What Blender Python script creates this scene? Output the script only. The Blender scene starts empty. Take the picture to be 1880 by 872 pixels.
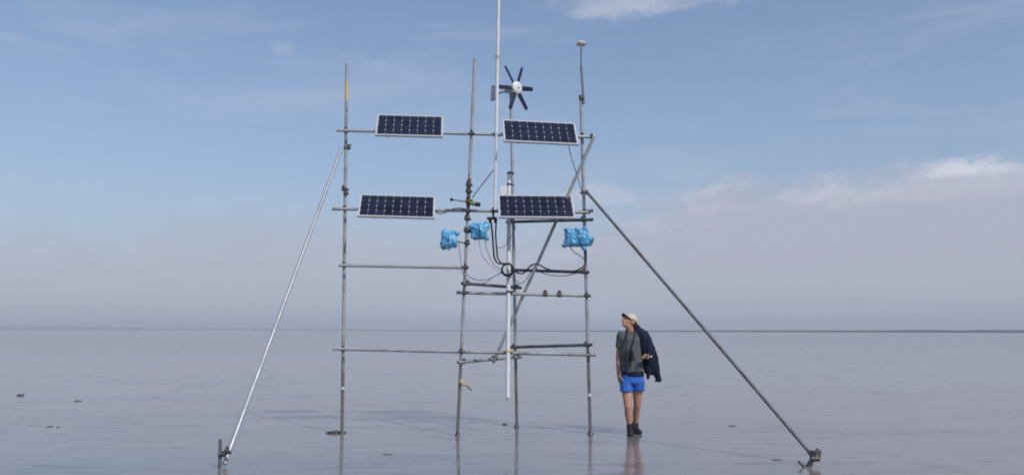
import bpy, bmesh, math, random
from mathutils import Vector, Matrix, noise as mnoise
random.seed(7)
R = math.radians
scene = bpy.context.scene

# ------------------------------------------------------------------ camera
F_PX, CX, CY, HORIZON, CAM_H = 1500.0, 940.0, 436.0, 606.0, 1.5
PITCH = math.atan((HORIZON - CY) / F_PX)
cam_data = bpy.data.cameras.new('camera')
cam_data.sensor_width = 36.0
cam_data.lens = F_PX / 1880.0 * 36.0
cam_data.clip_start = 0.1
cam_data.clip_end = 60000
cam = bpy.data.objects.new('camera', cam_data)
scene.collection.objects.link(cam)
cam.location = (0, 0, CAM_H)
cam.rotation_euler = (math.pi / 2 + PITCH, 0, 0)
scene.camera = cam

# ------------------------------------------------------------------ sun + exposure
SUN_EL, SUN_AZ = R(47), R(143)           # azimuth clockwise from +Y (view direction): right, behind the camera
sun_dir = Vector((math.sin(SUN_AZ) * math.cos(SUN_EL), math.cos(SUN_AZ) * math.cos(SUN_EL), math.sin(SUN_EL)))
sun_data = bpy.data.lights.new('sun', 'SUN')
sun_data.energy = 2.6
sun_data.angle = R(2.0)
sun_data.color = (1.0, 0.95, 0.87)
sun = bpy.data.objects.new('sun', sun_data)
scene.collection.objects.link(sun)
sun.rotation_euler = sun_dir.to_track_quat('Z', 'Y').to_euler()
scene.view_settings.view_transform = 'Standard'
scene.view_settings.look = 'None'
scene.view_settings.exposure = 0.04
scene.view_settings.gamma = 1.0
scene.view_settings.use_curve_mapping = False
scene.cycles.filter_width = 1.9
scene.cycles.max_bounces = 6

# ------------------------------------------------------------------ node helpers
class NT:
    def __init__(self, tree):
        self.t = tree; self.n = tree.nodes; self.l = tree.links
    def node(self, kind, **kw):
        n = self.n.new(kind)
        for k, v in kw.items(): setattr(n, k, v)
        return n
    def put(self, sock, v):
        if isinstance(v, bpy.types.NodeSocket): self.l.new(v, sock)
        else: sock.default_value = v
    def m(self, op, a, b=None, c=None, clamp=False):
        n = self.node('ShaderNodeMath', operation=op, use_clamp=clamp)
        for i, v in enumerate((a, b, c)):
            if v is not None: self.put(n.inputs[i], v)
        return n.outputs[0]
    def smooth(self, v, lo, hi, a=0.0, b=1.0):
        n = self.node('ShaderNodeMapRange', interpolation_type='SMOOTHSTEP')
        self.put(n.inputs['Value'], v)
        for k, x in (('From Min', lo), ('From Max', hi), ('To Min', a), ('To Max', b)): self.put(n.inputs[k], x)
        return n.outputs[0]
    def mix(self, f, a, b, blend='MIX'):
        n = self.node('ShaderNodeMix', data_type='RGBA', blend_type=blend)
        self.put(n.inputs[0], f); self.put(n.inputs[6], a); self.put(n.inputs[7], b)
        return n.outputs[2]
    def noise(self, vec, scale, detail=4.0, rough=0.55, dist=0.0):
        n = self.node('ShaderNodeTexNoise')
        if vec is not None: self.put(n.inputs['Vector'], vec)
        n.inputs['Scale'].default_value = scale; n.inputs['Detail'].default_value = detail
        n.inputs['Roughness'].default_value = rough; n.inputs['Distortion'].default_value = dist
        return n.outputs['Fac']
    def mapping(self, vec, scale=(1, 1, 1), loc=(0, 0, 0), rot=(0, 0, 0)):
        n = self.node('ShaderNodeMapping')
        self.put(n.inputs['Vector'], vec)
        n.inputs['Scale'].default_value = scale; n.inputs['Location'].default_value = loc; n.inputs['Rotation'].default_value = rot
        return n.outputs[0]

# ------------------------------------------------------------------ world: Nishita sky with thin cloud
world = bpy.data.worlds.new('World'); scene.world = world; world.use_nodes = True
w = NT(world.node_tree); w.n.clear()
BG = 0.132
def rad(r, g, b): return (r / BG, g / BG, b / BG, 1)
out = w.node('ShaderNodeOutputWorld'); bg = w.node('ShaderNodeBackground')
bg.inputs['Strength'].default_value = BG
w.l.new(bg.outputs[0], out.inputs['Surface'])
sky = w.node('ShaderNodeTexSky', sky_type='NISHITA', sun_disc=False)
sky.sun_elevation = SUN_EL; sky.sun_rotation = SUN_AZ
sky.altitude = 0; sky.air_density = 1.0; sky.dust_density = 0.6; sky.ozone_density = 3.0
tc = w.node('ShaderNodeTexCoord').outputs['Generated']
sp = w.node('ShaderNodeSeparateXYZ'); w.l.new(tc, sp.inputs[0])
X, Y, Z = sp.outputs
az = w.m('ARCTAN2', X, Y)
flat = w.mapping(tc, (1, 1, 2.6))
n_low = w.noise(flat, 2.6, 3, 0.5)
n_mid = w.noise(flat, 7.0, 8, 0.62, 0.3)
n_fine = w.noise(w.mapping(tc, (1, 1, 2.0), (3.1, 1.7, .4)), 17.0, 7, 0.62, 0.4)
col = sky.outputs[0]
# moist air thickening to the horizon
haze = w.m('POWER', 2.718, w.m('MULTIPLY', w.m('MAXIMUM', Z, 0.0), -3.9))
col = w.mix(w.m('MULTIPLY', haze, 0.985), col, rad(0.312, 0.358, 0.465))
# thin high wisps all round the sky
wisp = w.smooth(w.noise(w.mapping(tc, (1.0, 1.0, 5.5), (0, 0, .3), (0.0, R(4), 0)), 3.2, 9, 0.66, 0.5), 0.46, 0.78, 0.0, 0.42)
col = w.mix(wisp, col, rad(0.46, 0.51, 0.64))
# low grey-lavender cloud bank, higher toward +X
top = w.m('ADD', 0.148, w.m('MULTIPLY', X, 0.085))
top = w.m('ADD', top, w.m('MULTIPLY', w.m('SUBTRACT', n_low, 0.5), 0.15))
top = w.m('ADD', top, w.m('MULTIPLY', w.m('SUBTRACT', n_mid, 0.5), 0.13))
edge = w.smooth(X, -0.4, 0.35, 0.085, 0.030)
d = w.m('DIVIDE', w.m('SUBTRACT', top, Z), edge)
bank = w.smooth(d, -0.5, 1.0)
bank = w.m('MULTIPLY', bank, w.smooth(Z, 0.0, 0.085, 0.0, 0.9))
rim = w.m('MULTIPLY', w.smooth(d, 1.6, 0.2), w.smooth(n_fine, 0.4, 0.65))
bank_col = w.mix(w.m('MULTIPLY', rim, w.smooth(X, -0.2, 0.3, 0.2, 0.95)), rad(0.415, 0.442, 0.538), rad(0.54, 0.555, 0.65))
col = w.mix(bank, col, bank_col)
# single small cumulus puffs
def puff(col, az0, z0, hw, hh, amount, c, rag=0.9):
    u = w.m('DIVIDE', w.m('SUBTRACT', az, az0), hw)
    v = w.m('DIVIDE', w.m('SUBTRACT', Z, z0), hh)
    v = w.m('MULTIPLY', v, w.smooth(v, -0.2, 0.2, 1.7, 1.0))     # flat bases
    r = w.m('SQRT', w.m('ADD', w.m('MULTIPLY', u, u), w.m('MULTIPLY', v, v)))
    r = w.m('ADD', r, w.m('MULTIPLY', w.m('SUBTRACT', n_fine, 0.5), -2.6 * rag))
    return w.mix(w.smooth(r, 1.05, 0.25, 0.0, amount), col, c)
def sky_at(px, py):
    a = (px - CX) / F_PX; f = Vector((a, math.cos(PITCH) - (CY - py) / F_PX * math.sin(PITCH), math.sin(PITCH) + (CY - py) / F_PX * math.cos(PITCH))).normalized()
    return math.atan2(f.x, f.y), f.z
a0, z0 = sky_at(1775, 312); col = puff(col, a0, z0, 0.062, 0.017, 0.85, rad(0.66, 0.68, 0.77), 0.75)
a0, z0 = sky_at(1740, 345); col = puff(col, a0, z0, 0.16, 0.03, 0.4, rad(0.53, 0.55, 0.65), 0.8)
a0, z0 = sky_at(1170, 2);   col = puff(col, a0, z0, 0.13, 0.035, 0.55, rad(0.56, 0.58, 0.68), 0.8)
a0, z0 = sky_at(517, 91);   col = puff(col, a0, z0, 0.017, 0.012, 0.22, rad(0.50, 0.54, 0.66), 0.85)
a0, z0 = sky_at(1110, 362); col = puff(col, a0, z0, 0.05, 0.02, 0.5, rad(0.53, 0.55, 0.65), 0.7)
w.l.new(col, bg.inputs['Color'])

# ------------------------------------------------------------------ pixel -> place (distance always from what a thing touches)
def ray(px, py):
    a, b = (px - CX) / F_PX, (CY - py) / F_PX
    return Vector((a, math.cos(PITCH) - b * math.sin(PITCH), math.sin(PITCH) + b * math.cos(PITCH)))
def ground(px, py):
    r = ray(px, py); t = -CAM_H / r.z
    return Vector((r.x * t, r.y * t, 0.0))
def at(px, py, y):
    r = ray(px, py); t = y / r.y
    return Vector((r.x * t, y, CAM_H + r.z * t))

# ------------------------------------------------------------------ objects: tags, meshes
COL = scene.collection
def tag(o, label, cat, group=None):
    o['label'] = label; o['category'] = cat
    if group: o['group'] = group
    return o
def thing(name, label, cat, loc=(0, 0, 0), group=None, rot=None):
    o = bpy.data.objects.new(name, None); COL.objects.link(o); o.location = loc
    o.empty_display_size = 0.1
    if rot is not None: o.rotation_euler = rot
    return tag(o, label, cat, group)
def mesh_obj(name, me, parent=None, local=None):
    o = bpy.data.objects.new(name, me); COL.objects.link(o)
    if parent is not None: o.parent = parent
    if local is not None: o.matrix_local = local
    return o
def from_bm(name, bm, mat, parent=None, smooth=True, offset=None):
    """mesh given in world axes; origin moved to the parent's location"""
    if parent is not None and offset is None: offset = parent_origin(parent)
    if offset is not None: bmesh.ops.translate(bm, vec=-Vector(offset), verts=bm.verts)
    bmesh.ops.recalc_face_normals(bm, faces=bm.faces)
    me = bpy.data.meshes.new(name); bm.to_mesh(me); bm.free()
    me.materials.append(mat)
    if smooth:
        me.polygons.foreach_set('use_smooth', [True] * len(me.polygons))
        me.set_sharp_from_angle(angle=R(40))
    return mesh_obj(name, me, parent)
def parent_origin(o):
    v = Vector((0, 0, 0))
    while o is not None: v += o.location; o = o.parent
    return v

def frame_of(d):
    d = Vector(d).normalized()
    a = Vector((0, 0, 1)) if abs(d.z) < 0.9 else Vector((1, 0, 0))
    u = d.cross(a).normalized(); v = u.cross(d).normalized()
    return u, v
def add_tube(bm, p, q, r, r2=None, seg=14, hollow=None):
    p, q = Vector(p), Vector(q); r2 = r if r2 is None else r2
    u, v = frame_of(q - p)
    def ring(c, rr): return [bm.verts.new(c + (u * math.cos(2 * math.pi * k / seg) + v * math.sin(2 * math.pi * k / seg)) * rr) for k in range(seg)]
    a, b = ring(p, r), ring(q, r2)
    def bridge(A, B):
        for k in range(seg): bm.faces.new((A[k], A[(k + 1) % seg], B[(k + 1) % seg], B[k]))
    bridge(a, b)
    if hollow:
        n = (q - p).normalized() * 0.10
        ai, bi, ai2, bi2 = ring(p, hollow), ring(q, hollow), ring(p + n, hollow), ring(q - n, hollow)
        bridge(ai, a); bridge(b, bi); bridge(ai2, ai); bridge(bi, bi2)
        bm.faces.new(ai2); bm.faces.new(bi2)
    else:
        bm.faces.new(a[::-1]); bm.faces.new(b)
def add_path(bm, pts, r, seg=8, sub=6, closed=False):
    """round cable through points (Catmull-Rom)"""
    P = [Vector(p) for p in pts]; out = []
    n = len(P)
    rng = range(n) if closed else range(n - 1)
    for i in rng:
        if closed: a, b, c, e = P[i - 1], P[i], P[(i + 1) % n], P[(i + 2) % n]
        else: a, b, c, e = P[max(i - 1, 0)], P[i], P[i + 1], P[min(i + 2, n - 1)]
        for s in range(sub):
            t = s / sub
            out.append(0.5 * ((2 * b) + (c - a) * t + (2 * a - 5 * b + 4 * c - e) * t * t + (3 * b - a - 3 * c + e) * t ** 3))
    if not closed: out.append(P[-1])
    rings = []; u = None; m = len(out)
    for i, c in enumerate(out):
        nx = out[(i + 1) % m] if (closed or i < m - 1) else c
        pv = out[i - 1] if (closed or i > 0) else c
        d = (nx - pv).normalized()
        if u is None: u, _ = frame_of(d)
        u = (u - d * u.dot(d)).normalized(); v = d.cross(u)
        rings.append([bm.verts.new(c + (u * math.cos(2 * math.pi * k / seg) + v * math.sin(2 * math.pi * k / seg)) * r) for k in range(seg)])
    for i in range(m if closed else m - 1):
        A, B = rings[i], rings[(i + 1) % m]
        for k in range(seg): bm.faces.new((A[k], A[(k + 1) % seg], B[(k + 1) % seg], B[k]))
    if not closed: bm.faces.new(rings[0][::-1]); bm.faces.new(rings[-1])
def add_box(bm, size, mtx=Matrix(), bevel=0.0):
    r = bmesh.ops.create_cube(bm, size=1.0, matrix=mtx @ Matrix.Diagonal((*size, 1)))
    if bevel:
        es = list({e for v in r['verts'] for e in v.link_edges})
        bmesh.ops.bevel(bm, geom=es, offset=bevel, segments=2, affect='EDGES')
def add_ball(bm, c, r, scale=(1, 1, 1), sub=3, rot=None):
    m = Matrix.Translation(c) @ (rot.to_4x4() if rot is not None else Matrix()) @ Matrix.Diagonal((*[s * r for s in scale], 1))
    bmesh.ops.create_icosphere(bm, subdivisions=sub, radius=1.0, matrix=m)
def add_hull(bm, spheres, seg=2):
    """convex hull of balls (centre, radius or (rx,ry,rz)): a tapered limb piece"""
    pts = []
    t = bmesh.new(); bmesh.ops.create_icosphere(t, subdivisions=seg, radius=1.0); base = [v.co.copy() for v in t.verts]; t.free()
    for c, r in spheres:
        rr = (r, r, r) if isinstance(r, (int, float)) else r
        pts += [Vector(c) + Vector((b.x * rr[0], b.y * rr[1], b.z * rr[2])) for b in base]
    t = bmesh.new(); vs = [t.verts.new(p) for p in pts]
    res = bmesh.ops.convex_hull(t, input=vs)
    bmesh.ops.delete(t, geom=[v for v in t.verts if not v.link_faces], context='VERTS')
    bmesh.ops.recalc_face_normals(t, faces=t.faces)
    mp = {v: bm.verts.new(v.co) for v in t.verts}
    for f in t.faces:
        try: bm.faces.new([mp[v] for v in f.verts])
        except ValueError: pass
    t.free()
def fused(name, bm, mat, parent, voxel=0.008, smooth=3, wrinkle=0.0, wscale=12.0, wstretch=(1, 1, 1), seed=0.0):
    """fuse overlapping closed pieces into one continuous skin (voxel remesh), smooth it and add fine folds"""
    bmesh.ops.recalc_face_normals(bm, faces=bm.faces)
    me = bpy.data.meshes.new('tmp'); bm.to_mesh(me); bm.free()
    o = bpy.data.objects.new('tmp', me); COL.objects.link(o)
    md = o.modifiers.new('r', 'REMESH'); md.mode = 'VOXEL'; md.voxel_size = voxel
    if smooth:
        s = o.modifiers.new('s', 'SMOOTH'); s.factor = 0.5; s.iterations = smooth
    dg = bpy.context.evaluated_depsgraph_get()
    res = bpy.data.meshes.new_from_object(o.evaluated_get(dg))
    bpy.data.objects.remove(o); bpy.data.meshes.remove(me)
    if wrinkle:
        off = Vector((seed, seed * 1.7, seed * .6))
        ns = [v.normal.copy() for v in res.vertices]
        for v, nn in zip(res.vertices, ns):
            q = Vector((v.co.x * wstretch[0], v.co.y * wstretch[1], v.co.z * wstretch[2])) * wscale + off
            k = mnoise.noise(q) + 0.5 * mnoise.noise(q * 2.3)
            v.co += nn * (k * wrinkle)
    res.name = name; res.materials.clear(); res.materials.append(mat)
    res.polygons.foreach_set('use_smooth', [True] * len(res.polygons))
    return mesh_obj(name, res, parent)

# ------------------------------------------------------------------ materials
def material(name, base, rough=0.6, metal=0.0, spec=0.5):
    m = bpy.data.materials.new(name); m.use_nodes = True
    t = NT(m.node_tree); b = m.node_tree.nodes['Principled BSDF']
    b.inputs['Base Color'].default_value = (*base, 1)
    b.inputs['Roughness'].default_value = rough; b.inputs['Metallic'].default_value = metal
    b.inputs['Specular IOR Level'].default_value = spec
    return m, t, b
def worn(name, base, second, rough=0.6, metal=0.0, scale=9.0, lo=.45, hi=.7, amount=0.8, third=None, bump=0.15, stretch=(1, 1, 1), spec=0.5):
    m, t, b = material(name, base, rough, metal, spec)
    tcn = t.node('ShaderNodeTexCoord').outputs['Object']
    v = t.mapping(tcn, stretch)
    n1 = t.noise(v, scale, 6, 0.65)
    c = t.mix(t.smooth(n1, lo, hi, 0, amount), (*base, 1), (*second, 1))
    n2 = t.noise(v, scale * 5, 4, 0.6)
    if third: c = t.mix(t.smooth(t.noise(t.mapping(tcn, stretch, (4, 2, 7)), scale * .6, 5, .7), .6, .68, 0, .85), c, (*third, 1))
    c = t.mix(0.25, c, t.mix(n2, (0.0, 0.0, 0.0, 1), (1, 1, 1, 1)), 'OVERLAY')
    t.l.new(c, b.inputs['Base Color'])
    t.put(b.inputs['Roughness'], t.smooth(n1, .3, .7, max(rough - .15, .05), min(rough + .15, 1)))
    if bump:
        bn = t.node('ShaderNodeBump'); bn.inputs['Strength'].default_value = bump; bn.inputs['Distance'].default_value = 0.01
        t.l.new(n2, bn.inputs['Height']); t.l.new(bn.outputs[0], b.inputs['Normal'])
    return m

M = {}
M['galv'] = worn('galvanised_steel', (0.40, 0.41, 0.425), (0.24, 0.235, 0.23), .55, .25, 5, third=(0.19, 0.13, 0.085))
# tide line: weed and silt staining on the lower metre of the uprights
def tide(m):
    t = NT(m.node_tree); b = m.node_tree.nodes['Principled BSDF']
    src = b.inputs['Base Color'].links[0].from_socket
    oc = t.node('ShaderNodeTexCoord').outputs['Object']; sx = t.node('ShaderNodeSeparateXYZ'); t.l.new(oc, sx.inputs[0])
    h = t.m('ADD', sx.outputs[2], t.m('MULTIPLY', t.noise(oc, 6, 5, .65), .9))
    c = t.mix(t.smooth(h, 1.75, 1.25, 0, .72), src, (0.105, 0.095, 0.080, 1))
    spk = t.smooth(t.noise(t.mapping(oc, (1, 1, 1), (3, 3, 3)), 45, 2, .5), .66, .72)
    c = t.mix(t.m('MULTIPLY', spk, t.smooth(h, 1.7, 1.3, 0, .8)), c, (0.5, 0.48, 0.44, 1))
    t.l.new(c, b.inputs['Base Color'])
tide(M['galv'])
M['galv_dark'] = worn('weathered_steel', (0.155, 0.16, 0.175), (0.085, 0.082, 0.08), .6, .3, 6, third=(0.12, 0.065, 0.035))
M['galv_pale'] = worn('bright_galvanised', (0.44, 0.455, 0.48), (0.33, 0.33, 0.33), .5, .35, 6)
M['rust'] = worn('rusty_steel', (0.17, 0.085, 0.045), (0.06, 0.04, 0.03), .8, .15, 20)
M['clamp'] = worn('clamp_steel', (0.12, 0.12, 0.125), (0.13, 0.085, 0.06), .6, .35, 25)
M['white_tube'] = worn('white_plastic_tube', (0.72, 0.73, 0.75), (0.55, 0.55, 0.53), .4, 0, 4, amount=.5)
M['alu'] = worn('aluminium_frame', (0.66, 0.66, 0.67), (0.5, 0.5, 0.5), .4, .3, 6, amount=.5)
M['white_sheet'] = worn('panel_backsheet', (0.48, 0.49, 0.53), (0.4, 0.4, 0.43), .5, 0, 6, amount=.4)
M['cell'], _t, _b = material('solar_cell', (0.008, 0.012, 0.035), .22)
_oi = _t.node('ShaderNodeObjectInfo').outputs['Random']
_t.l.new(_t.mix(_oi, (0.011, 0.014, 0.030, 1), (0.019, 0.024, 0.052, 1)), _b.inputs['Base Color'])
M['black'] = worn('black_plastic', (0.012, 0.013, 0.016), (0.03, 0.03, 0.032), .55, 0, 15, amount=.5)
M['cable'] = worn('black_cable', (0.014, 0.015, 0.02), (0.035, 0.035, 0.04), .5, 0, 8, amount=.5)
M['cable_grey'] = worn('grey_cable', (0.10, 0.10, 0.11), (0.05, 0.05, 0.055), .5, 0, 8, amount=.5)
M['cable_pale'] = worn('pale_cable', (0.40, 0.33, 0.31), (0.25, 0.2, 0.2), .5, 0, 8, amount=.5)
M['white_gloss'] = worn('white_enamel', (0.80, 0.80, 0.80), (0.62, 0.62, 0.6), .3, 0, 5, amount=.4)
M['pale_grey'] = worn('pale_grey_casting', (0.42, 0.42, 0.43), (0.3, 0.29, 0.28), .5, 0, 8)
M['blade'] = worn('navy_blade', (0.008, 0.014, 0.035), (0.014, 0.02, 0.04), .4, 0, 10)
M['cream'] = worn('cream_plastic', (0.62, 0.56, 0.46), (0.4, 0.36, 0.3), .5, 0, 14)
M['yellow_tape'] = worn('yellow_tape', (0.62, 0.47, 0.16), (0.45, 0.4, 0.28), .6, 0, 30)
M['olive'] = worn('olive_housing', (0.20, 0.19, 0.07), (0.1, 0.1, 0.05), .6, 0, 20)
M['rag'] = worn('bleached_rag', (0.55, 0.43, 0.26), (0.3, 0.22, 0.15), .9, 0, 30)
M['pale_lump'] = worn('pale_mud', (0.12, 0.11, 0.108), (0.16, 0.145, 0.14), .45, 0, 12)
M['mud_lump'] = worn('dark_mud', (0.06, 0.056, 0.056), (0.09, 0.08, 0.075), .45, 0, 12)
# crinkled blue plastic sheet
M['blue_sheet'], _t, _b = material('blue_plastic_sheet', (0.045, 0.33, 0.66), .28)
_v = _t.node('ShaderNodeTexCoord').outputs['Object']
_c = _t.mix(_t.smooth(_t.noise(_v, 14, 5, .6), .35, .7), (0.06, 0.32, 0.62, 1), (0.24, 0.58, 0.80, 1))
_t.l.new(_c, _b.inputs['Base Color'])
_bn = _t.node('ShaderNodeBump'); _bn.inputs['Strength'].default_value = .5; _bn.inputs['Distance'].default_value = .02
_t.l.new(_t.noise(_v, 34, 5, .6, 1.0), _bn.inputs['Height']); _t.l.new(_bn.outputs[0], _b.inputs['Normal'])
def cloth(name, base, second, scale=60):
    m = worn(name, base, second, .9, 0, scale * .2, amount=.5, bump=.3, spec=.2); return m
M['shirt'] = cloth('grey_shirt', (0.115, 0.12, 0.128), (0.075, 0.078, 0.088))
M['shorts'] = cloth('blue_shorts', (0.05, 0.155, 0.53), (0.035, 0.11, 0.42))
M['navy'] = cloth('navy_jacket', (0.012, 0.017, 0.038), (0.02, 0.026, 0.05))
M['skin'] = worn('skin', (0.50, 0.265, 0.18), (0.42, 0.195, 0.125), .5, 0, 14, amount=.6, bump=.05)
M['cap'] = cloth('cream_cap', (0.58, 0.54, 0.46), (0.45, 0.41, 0.34))
M['visor'] = cloth('dark_visor', (0.035, 0.035, 0.03), (0.05, 0.05, 0.04))
M['hair'] = cloth('dark_hair', (0.03, 0.024, 0.02), (0.06, 0.05, 0.045))
M['boot'] = worn('black_rubber_boot', (0.012, 0.012, 0.014), (0.03, 0.028, 0.026), .5, 0, 12)
M['eye'], _, _ = material('eye', (0.02, 0.015, 0.012), .2)
M['lip'], _, _ = material('lip', (0.28, 0.10, 0.08), .5)

# wet tidal mud: film of water over mud, smoother and rougher patches, low ripples
m, t, b = material('wet_mudflat', (0.1, 0.1, 0.1), .2); M['mud'] = m
P = t.node('ShaderNodeNewGeometry').outputs['Position']
big = t.noise(t.mapping(P, (.10, .22, 1)), 1.0, 6, .6, .6)
mid = t.noise(t.mapping(P, (.55, 1.3, 1), (5, 3, 0)), 1.0, 6, .62, .5)
fin = t.noise(t.mapping(P, (5, 9, 1), (1, 8, 0)), 1.0, 5, .6, .4)
far = t.noise(t.mapping(P, (.008, .018, 1)), 1.0, 5, .6, .5)
pool = t.smooth(t.m('ADD', t.m('MULTIPLY', big, .55), t.m('MULTIPLY', mid, .45)), .47, .60)
c = t.mix(t.smooth(mid, .35, .7), (0.215, 0.190, 0.186, 1), (0.285, 0.250, 0.240, 1))
c = t.mix(t.smooth(far, .4, .65, 0, .5), c, (0.30, 0.265, 0.255, 1))
c = t.mix(t.m('MULTIPLY', pool, .5), c, (0.085, 0.095, 0.115, 1))  # pools: darker standing water, with reflected sky blue put into the colour
stk = t.noise(t.mapping(P, (.9, 4.2, 1), (7, 1, 0), (0, 0, R(-5))), 1.0, 7, .66, .7)
c = t.mix(t.smooth(stk, .52, .68, 0, .6), c, (0.075, 0.068, 0.068, 1))
c = t.mix(t.smooth(fin, .58, .74, 0, .3), c, (0.09, 0.088, 0.09, 1))
t.l.new(c, b.inputs['Base Color'])
t.put(b.inputs['Roughness'], t.m('ADD', t.smooth(pool, 0, 1, .12, .06), t.m('ADD', t.smooth(fin, .4, .7, 0, .05), t.m('MULTIPLY', t.smooth(stk, .50, .66, 0, .12), t.smooth(big, .45, .6)))))
b.inputs['IOR'].default_value = 1.333
rip = t.noise(t.mapping(P, (3.0, 7.5, 1), (0, 0, 0), (0, 0, R(8))), 1.0, 4, .55, .4)
b1 = t.node('ShaderNodeBump'); b1.inputs['Distance'].default_value = .02
t.put(b1.inputs['Strength'], t.smooth(pool, 0, 1, .09, .035)); t.l.new(rip, b1.inputs['Height'])
b2 = t.node('ShaderNodeBump'); b2.inputs['Distance'].default_value = .06
b2.inputs['Strength'].default_value = .045; t.l.new(mid, b2.inputs['Height']); t.l.new(b1.outputs[0], b2.inputs['Normal'])
t.l.new(b2.outputs[0], b.inputs['Normal'])
# distant sea: ruffled
m, t, b = material('ruffled_sea', (0.085, 0.078, 0.078), .35); M['sea'] = m; b.inputs['IOR'].default_value = 1.333
P = t.node('ShaderNodeNewGeometry').outputs['Position']
bn = t.node('ShaderNodeBump'); bn.inputs['Strength'].default_value = 1.0; bn.inputs['Distance'].default_value = 1.2
t.l.new(t.noise(t.mapping(P, (.08, .2, 1)), 1.0, 4, .6), bn.inputs['Height']); t.l.new(bn.outputs[0], b.inputs['Normal'])
M['shore'] = worn('far_sandbank', (0.30, 0.30, 0.32), (0.26, 0.26, 0.285), .9, 0, .002, bump=0)

# ------------------------------------------------------------------ setting
def sheet(name, pts, z, mat):
    bm = bmesh.new(); bm.faces.new([bm.verts.new((x, y, z)) for x, y in pts])
    o = from_bm(name, bm, mat, smooth=False); o['kind'] = 'structure'; return o
sheet('mudflat', [(-16000, -16000), (16000, -16000), (16000, 16000), (-16000, 16000)], 0.0, M['mud'])
sheet('sea', [(-1500, 9000), (-700, 2600), (-60, 1500), (160, 800), (300, 470), (420, 400), (700, 360), (1000, 290), (6000, 290), (15000, 15000), (-1500, 15000)], 0.05, M['sea'])
bm = bmesh.new()                                         # low far bank on the left of the bay
N = 60; rows = []
for i in range(N + 1):
    s = i / N; x = -5200 + 5000 * s; y = 4300 + 500 * s
    hgt = (34 * (1 - s) ** 0.8 + 3 * mnoise.noise(Vector((x * .003, 0, 5))) * (1 - s)) if s < 1 else 0.1
    hgt = max(hgt, 0.1)
    rows.append([bm.verts.new(v) for v in ((x, y - 260, -1), (x, y - 120, hgt * .55), (x, y, hgt), (x, y + 300, hgt * .8), (x, y + 700, -1))])
for i in range(N):
    for k in range(4): bm.faces.new((rows[i][k], rows[i + 1][k], rows[i + 1][k + 1], rows[i][k + 1]))
o = from_bm('hills', bm, M['shore']); o['kind'] = 'structure'

bm = bmesh.new(); N = 90; rows = []                      # uneven dark low shore across the water
for i in range(N + 1):
    s = i / N; x = 250 + 3600 * s; y = 2500 - 300 * s
    hgt = 0.2 + 4.6 * min(1, s * 2.2) * (0.45 + 0.75 * abs(mnoise.noise(Vector((x * .0045, 2, 1)))) + .35 * mnoise.noise(Vector((x * .02, 5, 1))))
    hgt = max(hgt, .15) if i < N else .15
    rows.append([bm.verts.new(v) for v in ((x, y - 60, -.5), (x, y - 20, hgt * .8), (x, y + 40, hgt), (x, y + 160, -.5))])
for i in range(N):
    for k in range(3): bm.faces.new((rows[i][k], rows[i + 1][k], rows[i + 1][k + 1], rows[i][k + 1]))
o = from_bm('shore', bm, worn('dark_saltmarsh', (0.085, 0.078, 0.070), (0.12, 0.11, 0.095), .95, 0, .01, bump=0)); o['kind'] = 'structure'

# ------------------------------------------------------------------ scaffold
TR = 0.0242
A_foot, B_foot, C_foot, D_foot = ground(628, 796), ground(840, 799), ground(949, 784), ground(1084, 797)
YA, YB, YC, YD = A_foot.y, B_foot.y, C_foot.y, D_foot.y
Y0 = (YA + YB + YD) / 3
A_top, B_top, C_top, D_top = at(637, 117, YA), at(872, 110, YB), at(938, 176, YC), at(1066.5, 178, YD)
def on(foot, top, py):
    """point of a leaning upright at picture height py"""
    z = at(CX, py, foot.y).z
    return foot + (top - foot) * (z / top.z)
scaffold = thing('scaffold_tower', 'grey steel tube scaffold carrying solar panels on the wet mudflat', 'scaffold', (0.0, Y0, 0))
def tube(name, p, q, mat, r=TR, parent=scaffold, hollow=True):
    bm = bmesh.new(); add_tube(bm, p, q, r, hollow=r * .84 if hollow else None)
    return from_bm(name, bm, mat, parent)
def sunk(foot, top, d=0.45): return foot - (top - foot).normalized() * d
poles = {}
for k, f_, t_, mt in (('A', A_foot, A_top, 'galv'), ('B', B_foot, B_top, 'galv'), ('C', C_foot, C_top, 'galv'), ('D', D_foot, D_top, 'galv')):
    poles[k] = (tube('upright_pole', sunk(f_, t_), t_, M[mt]), f_, t_)
def pole_at(k, py): return on(poles[k][1], poles[k][2], py)

# shared coupler: two forged collars at right angles, with swing bolts and nuts
def coupler_mesh():
    bm = bmesh.new()
    add_tube(bm, (0, 0, -.026), (0, 0, .026), .0335, seg=14)
    add_tube(bm, (-.026, -.0485, 0), (.026, -.0485, 0), .0335, seg=14)
    add_box(bm, (.05, .03, .05), Matrix.Translation((0, -.024, 0)), .006)
    add_box(bm, (.028, .034, .044), Matrix.Translation((.040, 0, 0)), .005)
    add_box(bm, (.044, .034, .028), Matrix.Translation((0, -.0485, .040)), .005)
    bmesh.ops.recalc_face_normals(bm, faces=bm.faces)
    me = bpy.data.meshes.new('coupler'); bm.to_mesh(me); bm.free()
    me.polygons.foreach_set('use_smooth', [True] * len(me.polygons)); me.set_sharp_from_angle(angle=R(40))
    bm = bmesh.new()
    add_tube(bm, (0, 0, -.05), (0, 0, .05), .0075, seg=8); add_tube(bm, (0, 0, .018), (0, 0, .036), .015, seg=6)
    bmesh.ops.recalc_face_normals(bm, faces=bm.faces)
    bo = bpy.data.meshes.new('bolt'); bm.to_mesh(bo); bm.free()
    me.materials.append(M['clamp']); bo.materials.append(M['clamp'])
    return me, bo
CPL, BOLT = coupler_mesh()
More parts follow.
